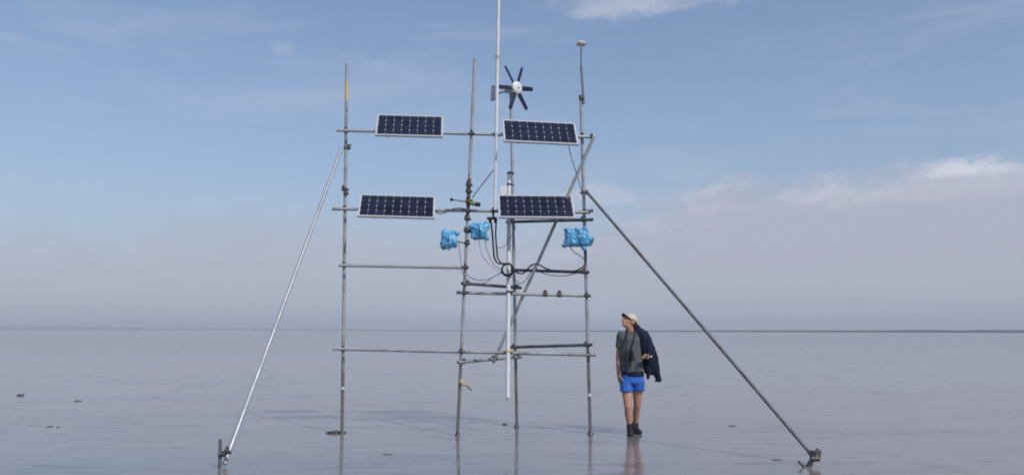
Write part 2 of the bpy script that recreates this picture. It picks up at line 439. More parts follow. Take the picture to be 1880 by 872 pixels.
def coupler(pos, tube_dir, cross_dir, parent=scaffold, mat=None, s=0.88):
    """collar round the first tube at pos, the second collar carrying the cross tube on the -y side of its own frame"""
    z = Vector(tube_dir).normalized(); x = Vector(cross_dir); x = (x - z * x.dot(z)).normalized(); y = z.cross(x)
    rot = Matrix((x, y, z)).transposed().to_4x4()
    me = CPL
    if mat is not None:
        me = CPL.copy(); me.materials.clear(); me.materials.append(mat)
    o = mesh_obj('coupler', me, parent, Matrix.Translation(Vector(pos) - parent_origin(parent)) @ rot @ Matrix.Scale(s, 4))
    for lm in (Matrix.Translation((.046, .006, 0)) @ Matrix.Rotation(R(90), 4, 'X'), Matrix.Translation((0, -.055, .046)) @ Matrix.Rotation(R(90), 4, 'X')):
        mesh_obj('bolt', BOLT, o, lm)
    return o

FRONT = 2 * TR
YF = Y0 - FRONT - 0.002
def cross(px0, py0, px1, py1, y0=None, y1=None, mat='galv', r=TR):
    p, q = at(px0, py0, YF if y0 is None else y0), at(px1, py1, YF if y1 is None else y1)
    tube('cross_tube', p, q, M[mat], r); return p, q
XD = Vector((1, 0, 0)); UP = Vector((0, 0, 1)); FD = Vector((0, -1, 0))
# long front ledgers
L_top = cross(618, 239.5, 1093, 252, mat='galv_pale')
L_mid = cross(610, 383.5, 1084, 390, mat='galv')
L_ab = cross(622, 487, 860, 491.5, mat='galv')
L_bd = cross(838, 537, 1085, 543, Y0 + FRONT + .002, Y0 + FRONT + .002, mat='galv')
L_low = cross(611, 640, 1094, 651.5, mat='galv')
# transoms to the rear pole C
def transom(k0, py0, k1, py1, ext0=.0, ext1=.0, mat='galv_dark', dz=0.0, side=0.0):
    p, q = pole_at(k0, py0).copy(), pole_at(k1, py1).copy(); d = (q - p).normalized()
    n = Vector((d.y, -d.x, 0)).normalized() * (FRONT + .002) * side
    p, q = p + n - d * ext0, q + n + d * ext1
    tube('cross_tube', p, q, M[mat]); return p, q
T1 = transom('C', 496, 'D', 500, .10, .08, side=1)
T2 = transom('C', 408, 'D', 404.5, .10, .18, side=1)
T3 = transom('C', 637, 'D', 633, .08, .10, side=1)
T4 = transom('B', 521, 'C', 528, .12, .10, side=1)
T5 = transom('B', 664, 'C', 655, .12, .08, side=1, mat='galv')
tube('cross_tube', pole_at('D', 389) + Vector((-.12, .05, 0)), pole_at('D', 386) + Vector((.14, .05, 0)), M['galv_dark'])
# diagonal
mid = T5[0].lerp(T5[1], .56)
dg_a, dg_b = at(1090, 252, YF - FRONT), mid + Vector((0.0, -.055, .0))
tube('diagonal_brace', dg_b - (dg_a - dg_b).normalized() * .06, dg_a, M['galv'])
coupler(mid, T5[1] - T5[0], dg_a - dg_b)
coupler(at(1086, 251.5, YF), XD, dg_a - dg_b)
# couplers
def knot(k, py, dirn=XD, mat=None, s=.88): return coupler(pole_at(k, py), poles[k][2] - poles[k][1], dirn, mat=mat, s=s)
for py in (241, 384, 487.5, 640.5): knot('A', py)
for py in (246, 387, 491, 537.5, 645): knot('B', py)
for py in (251.5, 390, 543, 651): knot('D', py)
for k, py, T in (('D', 500, T1), ('D', 404.5, T2), ('D', 633, T3), ('B', 521, T4), ('B', 664, T5)): knot(k, py, T[1] - T[0])
for py, T in ((496, T1), (408, T2), (637, T3), (528, T4), (655, T5)): knot('C', py, T[1] - T[0])
for k, py in (('A', 348), ('A', 355), ('B', 340), ('B', 352), ('B', 402), ('B', 424), ('B', 447)): knot(k, py, Vector((1, .5, 0)) if py % 2 else Vector((1, -.4, 0)))
# sleeve couplings and the rusty splice on pole B
def collar(name, k, py0, py1, r, mat):
    bm = bmesh.new(); add_tube(bm, pole_at(k, py0), pole_at(k, py1), r); return from_bm(name, bm, mat, scaffold)
collar('sleeve', 'B', 328, 398, .0275, M['rust'])
collar('sleeve', 'D', 176, 183, .034, M['clamp'])
o = collar('tape_band', 'A', 150, 183, .0262, M['yellow_tape']); o['label'] = 'faded yellow tape wound round the pole'
collar('tape_band', 'A', 710, 714, .0258, M['white_tube'])
collar('tape_band', 'B', 640, 647, .034, M['cream'])
collar('tape_band', 'C', 643, 658, .036, M['yellow_tape'])
collar('tape_band', 'D', 722, 727, .0258, M['white_tube'])
def mud_collar(k, r):
    f_ = poles[k][1]; bm = bmesh.new(); seg = 16; rings = []
    for z_, rr in ((-.02, r * 1.6), (.004, r * 1.2), (.018, r * .85), (.05, TR + .003)):
        rings.append([bm.verts.new(f_ + (poles[k][2] - f_).normalized() * z_ + Vector((math.cos(2 * math.pi * i / seg), math.sin(2 * math.pi * i / seg), 0)) * rr * (1 + .22 * mnoise.noise(Vector((math.cos(2 * math.pi * i / seg) * 1.5, math.sin(2 * math.pi * i / seg) * 1.5, z_ * 9 + f_.x)))) ) for i in range(seg)])
    for a, b_ in zip(rings, rings[1:]):
        for i in range(seg): bm.faces.new((a[i], a[(i + 1) % seg], b_[(i + 1) % seg], b_[i]))
    bm.faces.new(rings[-1]); bm.faces.new(rings[0][::-1])
    return from_bm('mud_collar', bm, M['mud_lump'], scaffold)
for k, r in (('B', .034), ('C', .040), ('D', .043)): mud_collar(k, r)
# spare loose couplers left on the B-D ledger
for px in (1001, 1027):
    s = (px - 838) / (1085 - 838)
    coupler(L_bd[0].lerp(L_bd[1], s) + UP * .006, XD, UP, s=1.15)

# ------------------------------------------------------------------ raking struts and their anchors
def strut(name, label, p, q, mat, hollow_r):
    t = thing(name, label, 'strut', (p.x, p.y, 0))
    bm = bmesh.new(); add_tube(bm, p, q, hollow_r, hollow=hollow_r * .8); from_bm('tube', bm, mat, t)
    return t
la_foot = ground(410, 857); la_top = pole_at('A', 272) + Vector((-.052, -.03, .0))
s1 = strut('raking_strut', 'pale straight raking tube from the mud up to the lone outer pole', la_foot + (la_top - la_foot) * .008, la_top, M['galv_pale'], .0236)
coupler(pole_at('A', 272), poles['A'][2] - poles['A'][1], la_top - la_foot, s1)
ra_top = pole_at('D', 353) + Vector((.04, -.05, .0)); ra_foot = ground(1492, 852) + Vector((0, 0, .10))
s2 = strut('raking_strut', 'dark thin raking tube sloping down past the walking person', ra_foot, ra_top, M['galv_dark'], .0215)
coupler(pole_at('D', 354), poles['D'][2] - poles['D'][1], ra_top - ra_foot, s2)
# left stake
g = ground(405, 858); st = thing('anchor_stake', 'dark upright stake clamped beside the foot of the pale raking tube', 'stake', g)
bm = bmesh.new(); add_tube(bm, g + Vector((.0, 0, -.5)), at(404.5, 806, g.y), .0185, hollow=.014); from_bm('post', bm, M['galv_dark'], st)
coupler(at(404.5, 834, g.y), UP, la_top - la_foot, st, s=.75)
bm = bmesh.new(); add_tube(bm, at(404.5, 833, g.y) + Vector((0, -.05, 0)), at(420, 829, g.y - .02), .012, seg=8); from_bm('link_bar', bm, M['clamp'], st)
coupler(at(417.5, 829, g.y - .0), la_top - la_foot, XD, st, s=.72)
# right stake: short inclined pipe, cross bar and clamps
g = ground(1486, 856); st = thing('anchor_stake', 'short rusty inclined stake with clamps at the foot of the dark raking tube', 'stake', g)
bm = bmesh.new(); add_tube(bm, at(1479, 863, g.y) - Vector((.1, 0, .15)), at(1503, 824, g.y), .027, hollow=.02); from_bm('post', bm, M['galv_dark'], st)
bm = bmesh.new(); add_tube(bm, at(1466, 846, g.y - .03), at(1484, 859, g.y - .03) - Vector((-.05, 0, .08)), .016, seg=8); from_bm('cross_bar', bm, M['clamp'], st)
coupler(at(1496, 835, g.y), Vector((.5, 0, .8)), ra_top - ra_foot, st, s=1.35)
coupler(at(1497, 840, g.y - .03), XD, UP, st, s=1.2)
bm = bmesh.new(); add_tube(bm, at(1489, 841, g.y - .06), at(1505, 842, g.y - .06), .022, seg=10); from_bm('link_bar', bm, M['clamp'], st)

# ------------------------------------------------------------------ solar panels
CELL = 0.1185
def cell_mesh():
    bm = bmesh.new(); h, k, d = CELL * .491, CELL * .395, .0012
    ring = [(h, k), (k, h), (-k, h), (-h, k), (-h, -k), (-k, -h), (k, -h), (h, -k)]
    lo = [bm.verts.new((x, y, 0)) for x, y in ring]; hi = [bm.verts.new((x, y, d)) for x, y in ring]
    bm.faces.new(hi)
    for i in range(8): bm.faces.new((lo[i], lo[(i + 1) % 8], hi[(i + 1) % 8], hi[i]))
    me = bpy.data.meshes.new('cell'); bm.to_mesh(me); bm.free(); me.materials.append(M['cell']); return me
CELL_ME = cell_mesh()
def solar_panel(label, cols, px, py, wpx, pipe_py, pipe_y, tilt, roll, yaw, ty):
    rows_ = 4; inner_w, inner_h = cols * CELL, rows_ * CELL
    W = inner_w + .052; H = inner_h + .052
    depth = pipe_y - TR - .065
    c_pipe = at(px, pipe_py, depth)                       # where the laminate passes the carrier tube
    Rm = Matrix.Rotation(R(yaw), 3, 'Z') @ Matrix.Rotation(R(roll), 3, 'Y') @ Matrix.Rotation(R(90 - tilt), 3, 'X')   # local z = face normal
    up = Rm @ Vector((0, 1, 0))
    centre = c_pipe + up * ((ty - .5) * H)
    p = thing('solar_panel', label, 'solar panel', centre, 'solar panels on the scaffold')
    p.rotation_euler = Rm.to_euler()
    def part(name, boxes, mat, bev=.003):
        bm = bmesh.new()
        for size, loc in boxes: add_box(bm, size, Matrix.Translation(loc), bev)
        bmesh.ops.recalc_face_normals(bm, faces=bm.faces)
        me = bpy.data.meshes.new(name); bm.to_mesh(me); bm.free(); me.materials.append(mat); return mesh_obj(name, me, p)
    fw = .026
    part('frame', [((W, fw, .036), (0, H / 2 - fw / 2, 0)), ((W, fw, .036), (0, -H / 2 + fw / 2, 0)),
                   ((fw, H - 2 * fw, .0355), (W / 2 - fw / 2, 0, 0)), ((fw, H - 2 * fw, .0355), (-W / 2 + fw / 2, 0, 0))], M['alu'])
    part('backing_sheet', [((W - 2 * fw, H - 2 * fw, .005), (0, 0, .008))], M['white_sheet'], 0)
    for i in range(cols):
        for j in range(rows_):
            mesh_obj('cell', CELL_ME, p, Matrix.Translation(((i - (cols - 1) / 2) * CELL, (j - (rows_ - 1) / 2) * CELL, .0107)))
    part('junction_box', [((.11, .08, .024), (.08, H / 2 - .1, -.024))], M['black'])
    # clamps back to the tube: two rails on the rear and two saddles round the tube
    inv = Rm.transposed()
    for sx in (-.3, .3):
        part('rail', [((.03, H - .03, .02), (sx * W, 0, -.0285))], M['alu'])
        tube_c = Rm @ Vector((sx * W, -(ty - .5) * H, 0)) + centre + Vector((0, .0 + TR + .065, 0))
        loc = inv @ (tube_c - centre)
        bm = bmesh.new(); add_tube(bm, loc - inv @ Vector((.022, 0, 0)), loc + inv @ Vector((.022, 0, 0)), .032)
        add_tube(bm, loc, Vector((loc.x, loc.y * .6 + (-(ty - .5) * H) * .4, -.03)), .012, seg=8)
        o = from_bm('saddle_clamp', bm, M['clamp'], None); o.parent = p
    return p
def pipe_y_of(L, px): return YF
solar_panel('small eight-column solar panel on the top tube beside the lone outer pole', 8, 751.5, 243.2, 122, 243.2, YF, 40, 0.4, 5, .80)
solar_panel('nine-column solar panel on the middle tube beside the lone outer pole', 9, 728.5, 386, 140, 386, YF, 43.5, .9, 5.5, .66)
solar_panel('slightly twisted nine-column solar panel on the top tube under the wind turbine', 9, 992, 248.8, 140, 248.8, YF, 39, 1.2, 6.5, .63)
solar_panel('nine-column solar panel on the middle tube in front of the white drop tube', 9, 985, 388.2, 138, 388.2, YF - .09, 42.5, 0, 3.5, .70)

# ------------------------------------------------------------------ white mast and white drop tube
mp, mq = at(908.5, 386, YF - .075), at(916.5, -70, YF - .075)
mast = thing('antenna_mast', 'tall white antenna mast rising above the wind turbine out of the picture', 'mast', mp)
bm = bmesh.new(); add_tube(bm, mp.lerp(mq, .30), mq, .027, .025); from_bm('upper_tube', bm, M['white_tube'], mast)
bm = bmesh.new(); add_tube(bm, mp, mp.lerp(mq, .302), .020, .020); from_bm('lower_tube', bm, M['white_tube'], mast)
bm = bmesh.new(); j = mp.lerp(mq, .60); add_tube(bm, j, j + Vector((0, 0, .05)), .031); from_bm('joint_collar', bm, M['pale_grey'], mast)
for py in (247.5, 387):
    c = mp.lerp(mq, (386 - py) / 456 if py < 386 else 0.0) ; c = Vector((c.x, YF, at(c.x, py, YF).z))
    coupler(at(910 if py < 300 else 906, py, YF), XD, UP, mast)
tp, tq = at(932, 730, YF - .115), at(935, 316, YF + .16)
drop = thing('drop_tube', 'white plastic tube hanging open-ended above the mud beside the rear pole', 'tube', (tp.x, tp.y, tp.z))
bm = bmesh.new(); add_tube(bm, tp, tq, .031, hollow=.026); from_bm('tube', bm, M['white_tube'], drop)
for py in (318, 340, 541, 648):
    c = tp.lerp(tq, (730 - py) / (730 - 316.)); bm = bmesh.new()
    add_tube(bm, c - Vector((0, 0, .018)), c + Vector((0, 0, .018)), .035)
    add_box(bm, (.06, .05, .03), Matrix.Translation(c + Vector((.04, .04, 0))), .004)
    from_bm('pipe_clip', bm, M['clamp'] if py < 600 else M['yellow_tape'], drop)
bm = bmesh.new(); add_tube(bm, tp - Vector((0, 0, .035)), tp + Vector((0, 0, .01)), .022); from_bm('end_plug', bm, M['pale_grey'], drop)

# ------------------------------------------------------------------ wind turbine on the rear pole
yawT = R(45)
ax = Vector((math.sin(yawT), -math.cos(yawT), 0))           # rotor faces toward camera and right
piv = Vector((C_top.x, C_top.y, at(938, 165, YC).z))
wt = thing('wind_turbine', 'small six-bladed wind turbine with white hub on top of the rear pole', 'wind turbine', C_top)
side = Vector((0, 0, 1)).cross(ax).normalized()            # rotor-plane horizontal
hub_c = piv + ax * .14
bm = bmesh.new()
prof = [(-.06, .085), (-.055, .100), (.0, .108), (.012, .106), (.026, .094), (.034, .055), (.036, .0)]
seg = 20; rings = []
for dd, rr in prof:
    rings.append([bm.verts.new(hub_c + ax * dd + (side * math.cos(2 * math.pi * k / seg) + UP * math.sin(2 * math.pi * k / seg)) * max(rr, .002)) for k in range(seg)])
for a, b_ in zip(rings, rings[1:]):
    for k in range(seg): bm.faces.new((a[k], a[(k + 1) % seg], b_[(k + 1) % seg], b_[k]))
bm.faces.new(rings[0][::-1]); bm.faces.new(rings[-1])
hub = from_bm('hub', bm, M['white_gloss'], wt)
bm = bmesh.new(); add_tube(bm, hub_c + ax * .034, hub_c + ax * .044, .018, seg=12); from_bm('hub_bolt', bm, M['pale_grey'], hub, offset=parent_origin(wt))
for k in range(6):
    a = R(9 + 60 * k); u = side * math.cos(a) + UP * math.sin(a); tdir = ax.cross(u).normalized()
    bm = bmesh.new(); st_ = []
    for s, ch in ((.07, .055), (.12, .078), (.22, .076), (.38, .068), (.40, .052)):
        pit = R(20 - 30 * s); cdir = tdir * math.cos(pit) + ax * math.sin(pit); nrm = cdir.cross(u).normalized()
        c = hub_c - ax * .02 + u * s
        st_.append([bm.verts.new(c + cdir * (ch * x) + nrm * (ch * y)) for x, y in ((.5, 0), (.25, .09), (-.1, .10), (-.5, .01), (-.1, -.03), (.25, -.05))])
    for p_, q_ in zip(st_, st_[1:]):
        for i in range(6): bm.faces.new((p_[i], p_[(i + 1) % 6], q_[(i + 1) % 6], q_[i]))
    bm.faces.new(st_[0][::-1]); bm.faces.new(st_[-1])
    from_bm('blade', bm, M['blade'], wt)
bm = bmesh.new(); add_hull(bm, [(piv + ax * .07, .060), (piv - ax * .10, .042)]); add_tube(bm, C_top - UP * .03, piv, .030)
from_bm('nacelle', bm, M['pale_grey'], wt)
bm = bmesh.new(); add_tube(bm, piv - ax * .1, piv - ax * .36, .016, seg=10); from_bm('tail_boom', bm, M['pale_grey'], wt)
bm = bmesh.new(); vn = []
for s_ in (-.003, .003):
    vn.append([bm.verts.new(piv - ax * d_ + UP * z_ + side * s_) for d_, z_ in ((.30, -.03), (.34, .15), (.46, .17), (.48, -.10), (.36, -.10))])
bm.faces.new(vn[0][::-1]); bm.faces.new(vn[1])
for i in range(5): bm.faces.new((vn[0][i], vn[0][(i + 1) % 5], vn[1][(i + 1) % 5], vn[1][i]))
from_bm('tail_vane', bm, M['pale_grey'], wt, smooth=False)

# ------------------------------------------------------------------ dome antenna on pole D
gb = D_top; ga = thing('dome_antenna', 'small cream dome antenna on a thin rod above the corner pole', 'antenna', gb)
q = at(1067, 88, YD)
bm = bmesh.new(); add_tube(bm, gb - UP * .12 + Vector((.04, -.03, 0)), at(1066.5, 124, YD) + Vector((.006, 0, 0)), .019); from_bm('lower_rod', bm, M['galv'], ga)
bm = bmesh.new(); add_tube(bm, at(1066.8, 126, YD), q, .011); from_bm('upper_rod', bm, M['galv_dark'], ga)
bm = bmesh.new(); top_c = at(1067.3, 80, YD); seg = 20; rings = []
for z_, r_ in ((-.05, .016), (-.036, .026), (-.028, .072), (-.008, .080), (.012, .070), (.026, .045), (.032, .015)):
    rings.append([bm.verts.new(top_c + Vector((math.cos(2 * math.pi * k / seg) * r_, math.sin(2 * math.pi * k / seg) * r_, z_))) for k in range(seg)])
for a, b_ in zip(rings, rings[1:]):
    for k in range(seg): bm.faces.new((a[k], a[(k + 1) % seg], b_[(k + 1) % seg], b_[k]))
bm.faces.new(rings[0][::-1]); bm.faces.new(rings[-1]); from_bm('dome', bm, M['cream'], ga)
bm = bmesh.new(); add_box(bm, (.07, .07, .035), Matrix.Translation(gb + Vector((.015, -.02, -.03))), .005); from_bm('bracket', bm, M['clamp'], ga)

# ------------------------------------------------------------------ blue wrapped instruments
def blue_bundle(label, px, py, wpx, hpx, y, seed, corners, pole, pole_py):
    s = y / F_PX; c = at(px, py, y); hw, hh = wpx * s / 2, hpx * s / 2
    o = thing('wrapped_instrument', label, 'wrapped instrument', c, 'blue wrapped instruments')
    bm = bmesh.new(); rnd = random.Random(seed)
    add_hull(bm, [(c + Vector((rnd.uniform(-.2, .2) * hw + sx * hw * .52, rnd.uniform(-.04, .04), sz * hh * .5)), (hw * .46, .08, hh * .48)) for sx in (-1, 1) for sz in (-1, 1)])
    for (cx_, cz_, rr) in corners:
        add_hull(bm, [(c + Vector((cx_ * hw * .35, 0, cz_ * hh * .35)), hh * .35), (c + Vector((cx_ * hw * .88, rnd.uniform(-.05, .03), cz_ * hh * .9)), rr * 1.25)])
    bmesh.ops.translate(bm, vec=-c, verts=bm.verts)
    me_o = fused('plastic_wrap', bm, M['blue_sheet'], o, .008, 1)
    me = me_o.data; off = Vector((seed * 3.1, seed, 0))
    ns = [v.normal.copy() for v in me.vertices]
    for v, n in zip(me.vertices, ns):
        qv = v.co * 7.5 + off; k = abs(mnoise.noise(qv)) * 1.5 - .35 + .75 * (abs(mnoise.noise(qv * 1.9)) - .2) + .2 * (abs(mnoise.noise(qv * 4.1)) - .2)
        v.co += n * k * .030
    me.polygons.foreach_set('use_smooth', [False] * len(me.polygons))
    md = me_o.modifiers.new('facets', 'DECIMATE'); md.ratio = .07
    pp = pole_at(pole, pole_py)
    bm = bmesh.new(); add_tube(bm, c + (pp - c) * .2, pp, .013, seg=8); from_bm('mounting_arm', bm, M['clamp'], o)
    bm = bmesh.new()
    w_ = hw * .80
    add_path(bm, [c + Vector((math.cos(a) * .012 + w_ * .12, math.cos(a) * .10, math.sin(a) * hh * .92)) for a in [2 * math.pi * k / 10 for k in range(10)]], .004, 6, 3, True)
    from_bm('tie_cord', bm, M['cable'], o)
    return o
blue_bundle('crumpled blue plastic wrap hanging lowest on an arm off the rusty-spliced pole', 825, 440, 31, 34, YB - .06, 3, [(-1, -.9, .02), (.0, -1.15, .018), (-.7, 1, .03), (1, .7, .03)], 'B', 447)
blue_bundle('squarish blue plastic wrap between the rusty-spliced pole and the white mast', 880.5, 424.5, 32, 32, YB - .03, 8, [(1, -1, .03), (-1, -.7, .03), (.8, 1, .03)], 'B', 427)
blue_bundle('widest blue plastic wrap fixed round the corner pole below a solar panel', 1060, 436, 53, 36, YD - .10, 5, [(-1, -.9, .03), (1, -.2, .04), (.55, -1.1, .03), (.6, 1.05, .03), (-.9, .8, .03)], 'D', 440)

# ------------------------------------------------------------------ small instruments on the poles
pB = pole_at('B', 370)
o = thing('sensor_arm', 'short rod sensor with black ball tip sticking out from the rusty splice', 'sensor', pB)
e = at(829, 366.5, YB - .06)
bm = bmesh.new(); add_tube(bm, e, pB + Vector((.02, -.06, -.02)), .010, seg=10); from_bm('rod', bm, M['galv'], o)
bm = bmesh.new(); add_ball(bm, e, .026); from_bm('ball_tip', bm, M['black'], o)
coupler(pB, UP, XD, o, mat=M['rust'], s=1.2)
bm = bmesh.new(); add_tube(bm, at(862, 373, YB - .05), at(874, 375, YB - .05), .03, .027, seg=16); from_bm('housing', bm, M['olive'], o)
bm = bmesh.new(); add_tube(bm, at(873, 375, YB - .05), at(882, 376, YB - .05), .033, .03, seg=16); from_bm('end_cap', bm, M['black'], o)
bm = bmesh.new(); add_tube(bm, at(867, 363, YB - .02), at(906, 312, YF - .075), .008, seg=8)
tag(from_bm('stay_rod', bm, M['cable_grey']), 'thin dark rod slanting from the rusty splice up to the white mast', 'rod')
c = at(924, 351, YF + .145); o = thing('junction_box', 'small white junction box peeking over a solar panel beside the drop tube', 'box', c)
bm = bmesh.new(); add_box(bm, (.10, .055, .13), Matrix.Translation(c), .008); from_bm('casing', bm, M['white_gloss'], o)
bm = bmesh.new(); add_box(bm, (.104, .018, .134), Matrix.Translation(c + Vector((0, -.036, 0))), .006); from_bm('lid', bm, M['white_gloss'], o)
c = at(903, 401, YF - .03); o = thing('cable_clamp', 'black cable gland block under the foot of the white mast', 'clamp', c)
bm = bmesh.new(); add_box(bm, (.15, .05, .035), Matrix.Translation(c), .006); add_box(bm, (.03, .03, .12), Matrix.Translation(c + Vector((.02, 0, .06))), .004); from_bm('block', bm, M['black'], o)
for dx in (-.025, .055):
    bm = bmesh.new(); add_tube(bm, c + Vector((dx, 0, -.01)), c + Vector((dx, 0, -.07)), .026, .02, seg=12); from_bm('gland', bm, M['black'], o)
# rag on pole B
rp = pole_at('B', 702); o = thing('tattered_rag', 'tattered bleached rag tied low on a pole with a loose dark end', 'rag', rp)
bm = bmesh.new(); add_hull(bm, [(rp + Vector((.02, -.03, .01)), .034), (rp + Vector((.07, -.04, -.03)), .022)]); bmesh.ops.translate(bm, vec=-rp, verts=bm.verts)
fused('knot', bm, M['rag'], o, .006, 1, .012, 40)
bm = bmesh.new(); add_path(bm, [rp + Vector((.06, -.04, -.02)), rp + Vector((.10, -.04, -.045)), rp + Vector((.15, -.045, -.085)), rp + Vector((.17, -.045, -.105))], .010, 6, 4); from_bm('loose_end', bm, M['rust'], o)

# ------------------------------------------------------------------ cables
def cable(label, pts, r, mat='cable', cat='cable'):
    P_ = [p if isinstance(p, Vector) else at(*p) for p in pts]
    bm = bmesh.new(); add_path(bm, P_, r, 7, 6); o = from_bm('cable', bm, M[mat], None)
    return tag(o, label, cat)
yf = YF - .06; yc = YC - .08
coil_c = at(932, 495, yf - .03)
for lab, x0, x1, r in (('thick black cable dropping from the gland nearest the rusty-spliced pole to the coil', 901.5, 905, .014), ('thick black cable dropping from the gland nearest the drop tube to the coil', 911, 911, .012)):
    cable(lab, [(x0, 408, yf), (x1 - 1, 430, yf), (x1 + 1, 458, yf), (x1 + 3, 474, yf), (x1 + 10, 483, yf), (928, 484 + (x0 > 905) * 3, yf)], r)
o = thing('cable_coil', 'round black coil of spare cable tied to the drop tube', 'cable', coil_c)
for k in range(5):
    bm = bmesh.new(); rr = .082 + .006 * math.sin(k * 2.3)
    add_path(bm, [coil_c + Vector((math.cos(a) * rr * .98 + .006 * math.sin(k * 1.7), -.03 + .016 * k + .004 * math.sin(3 * a + k), math.sin(a) * rr * 1.04 + .006 * math.cos(k * 2.9))) for a in [2 * math.pi * i / 14 for i in range(14)]], .009, 7, 3, True)
    from_bm('loop', bm, M['cable'], o)
bm = bmesh.new(); add_path(bm, [coil_c + Vector((math.cos(a) * .02 + .0, math.sin(a) * .05 - .0, .085 + math.cos(a) * .018)) for a in [2 * math.pi * i / 8 for i in range(8)]], .006, 6, 3, True); from_bm('tie', bm, M['cable_grey'], o)
cable('black cable humped over the diagonal brace and run along a tube to the corner pole', [(943, 498, yf), (960, 502, yf + .1), (974, 488, YF - .12), (986, 485, YF - .05), (1003, 493, YC - .45), (1020, 498, YC - .55), (1045, 500, YD + .1), (1062, 495, YD - .04), (1074, 485, YD - .05), (1075, 462, YD - .05), (1073, 452, YD - .08)], .012)
cable('thin dark cable sagging under the tube from the brace to the corner pole', [(980, 488, YF - .1), (992, 499, YC - .4), (1010, 505, YC - .5), (1040, 506, YD + .15), (1060, 500, YD - .02), (1073, 492, YD - .04)], .006)
cable('thin dark cable slanting down from the widest blue wrap to the corner pole', [(1046, 453, YD - .08), (1052, 461, YD - .06), (1064, 469, YD - .05), (1074, 477, YD - .04)], .006)
cable('thin grey cable looping low from the rusty-spliced pole to the coil', [(852, 492, YB - .05), (860, 507, YB - .06), (876, 514, YB - .08), (895, 513, yf), (908, 507, yf), (922, 500, yf)], .006, 'cable_grey')
cable('thin grey cable hanging beside the lowest blue wrap down to the transom', [(842, 447, YB - .06), (845, 470, YB - .06), (848, 495, YB - .07), (856, 512, YB - .07), (870, 520, YB - .07), (890, 519, YB - .05), (905, 509, yf), (922, 499, yf)], .005, 'cable_grey')
cable('thin pale cable hanging from the squarish blue wrap into the coil', [(879, 438, YB - .04), (881, 455, YB - .05), (886, 470, YB - .06), (900, 486, yf), (915, 497, yf), (924, 499, yf)], .006, 'cable_pale')
cable('thin grey cable curving from the squarish blue wrap to the coil', [(891, 438, YB - .04), (893, 455, YB - .05), (902, 478, yf), (912, 490, yf), (923, 496, yf)], .005, 'cable_grey')
cable('thin grey cable bowed between the drop tube and the black cables', [(944, 410, YC - .08), (946, 420, YC - .1), (942, 428, yf), (934, 441, yf), (926, 452, yf), (915, 456, yf), (910, 455, yf)], .005, 'cable_grey')
cable('thin dark cable dangling behind a solar panel toward the corner pole', [(1043, 262, YF + .0), (1047, 282, YF + .03), (1053, 302, YD - .03), (1062, 330, YD - .05), (1068, 352, YD - .04)], .006)
cable('grey cable sagging from a solar panel to the rusty-spliced pole', [(796, 386, YF + .02), (806, 392, YF - .04), (818, 390, YF - .05), (834, 383, YF - .05), (850, 383, YF - .04), (858, 386, YF - .03)], .009, 'cable_grey')
cable('thin dark cable sagging below the coil beside the brace', [(934, 505, yf), (944, 512, yf), (954, 520, yf + .05), (964, 516, yf + .02), (974, 500, YF - .08), (979, 490, YF - .08)], .005)

# ------------------------------------------------------------------ lumps on the mud
def lump(name, label, cat, px, py, wpx, hm, seed, group=None, depth=.5):
    g = ground(px, py); wm = wpx * g.y / F_PX / 2
    o_bm = bmesh.new(); bmesh.ops.create_icosphere(o_bm, subdivisions=4, radius=1.0)
    for v in o_bm.verts:
        n = 1 + .45 * mnoise.noise(v.co * 1.6 + Vector((seed, 0, 0))) + .18 * mnoise.noise(v.co * 5 + Vector((seed, 0, 0)))
        v.co = Vector((v.co.x * wm * n, v.co.y * wm * depth * n, v.co.z * hm * n - hm * .15))
    o = from_bm(name, o_bm, M['mud_lump' if px in (37, 616, 927) else 'pale_lump'], None); o.location = g
    return tag(o, label, cat, group)
lump('mud_mound', 'flat dark mound at the foot of the lone outer pole', 'mound', 616, 794.5, 38, .035, 1.0, depth=.55)
lump('seaweed_clump', 'darkest seaweed clump lying alone far out on the flat', 'seaweed', 37, 726, 15, .05, 2.3)
lump('seaweed_clump', 'faint small seaweed clump just nearer than the darkest one', 'seaweed', 142, 736, 13, .022, 4.1)
lump('seaweed_clump', 'larger of two thin seaweed scraps lying side by side on the flat', 'seaweed', 92, 783, 14, .014, 5.7, 'pair of seaweed scraps')
lump('seaweed_clump', 'smaller of two thin seaweed scraps lying side by side on the flat', 'seaweed', 107, 784, 9, .012, 9.2, 'pair of seaweed scraps')
lump('seaweed_clump', 'small dark clump beside the foot of the rear pole', 'seaweed', 927, 779, 10, .02, 6.4)
lump('seaweed_clump', 'flat dark scrap beyond the foot of the dark raking tube', 'seaweed', 1344, 782, 15, .015, 7.9)
lump('seaweed_clump', 'low dark scrap close to the short inclined stake', 'seaweed', 1427, 844, 16, .012, 3.3)
lump('seaweed_clump', 'faint low scrap on open mud between tower and pale raking tube', 'seaweed', 712, 834, 22, .008, 8.8)

# ------------------------------------------------------------------ the walker
PB_ = (ground(1157, 798) + ground(1171, 796)) / 2; PB_.x = ground(1162, 797).x
S_ = 1.78 / 227.0
def L(px, py, y=0.0): return Vector(((px - 1162) * S_, y, (797 - py) * S_))
person = thing('person', 'person in grey shirt, blue shorts and cream cap looking up at the tower', 'person', PB_)
def V3(*a): return Vector(a)
head_c = L(1158.5, 590, -.02)
Hd = Matrix.Rotation(R(-62), 3, 'Z') @ Matrix.Rotation(R(-32), 3, 'X')     # face (-y) turned toward the tower and up
def hp(x, y, z): return head_c + Hd @ Vector((x, y, z))
sh_r, sh_l = L(1142.5, 615, .01), L(1185, 616, .01)
el_r, wr_r = L(1138.5, 655, .05), L(1137, 687, -.01)
el_l, wr_l = L(1194, 655, .06), L(1188, 655, -.15)
hip_r, kn_r, an_r = L(1151.5, 702), L(1152, 746, -.10), L(1155.5, 783, -.07)
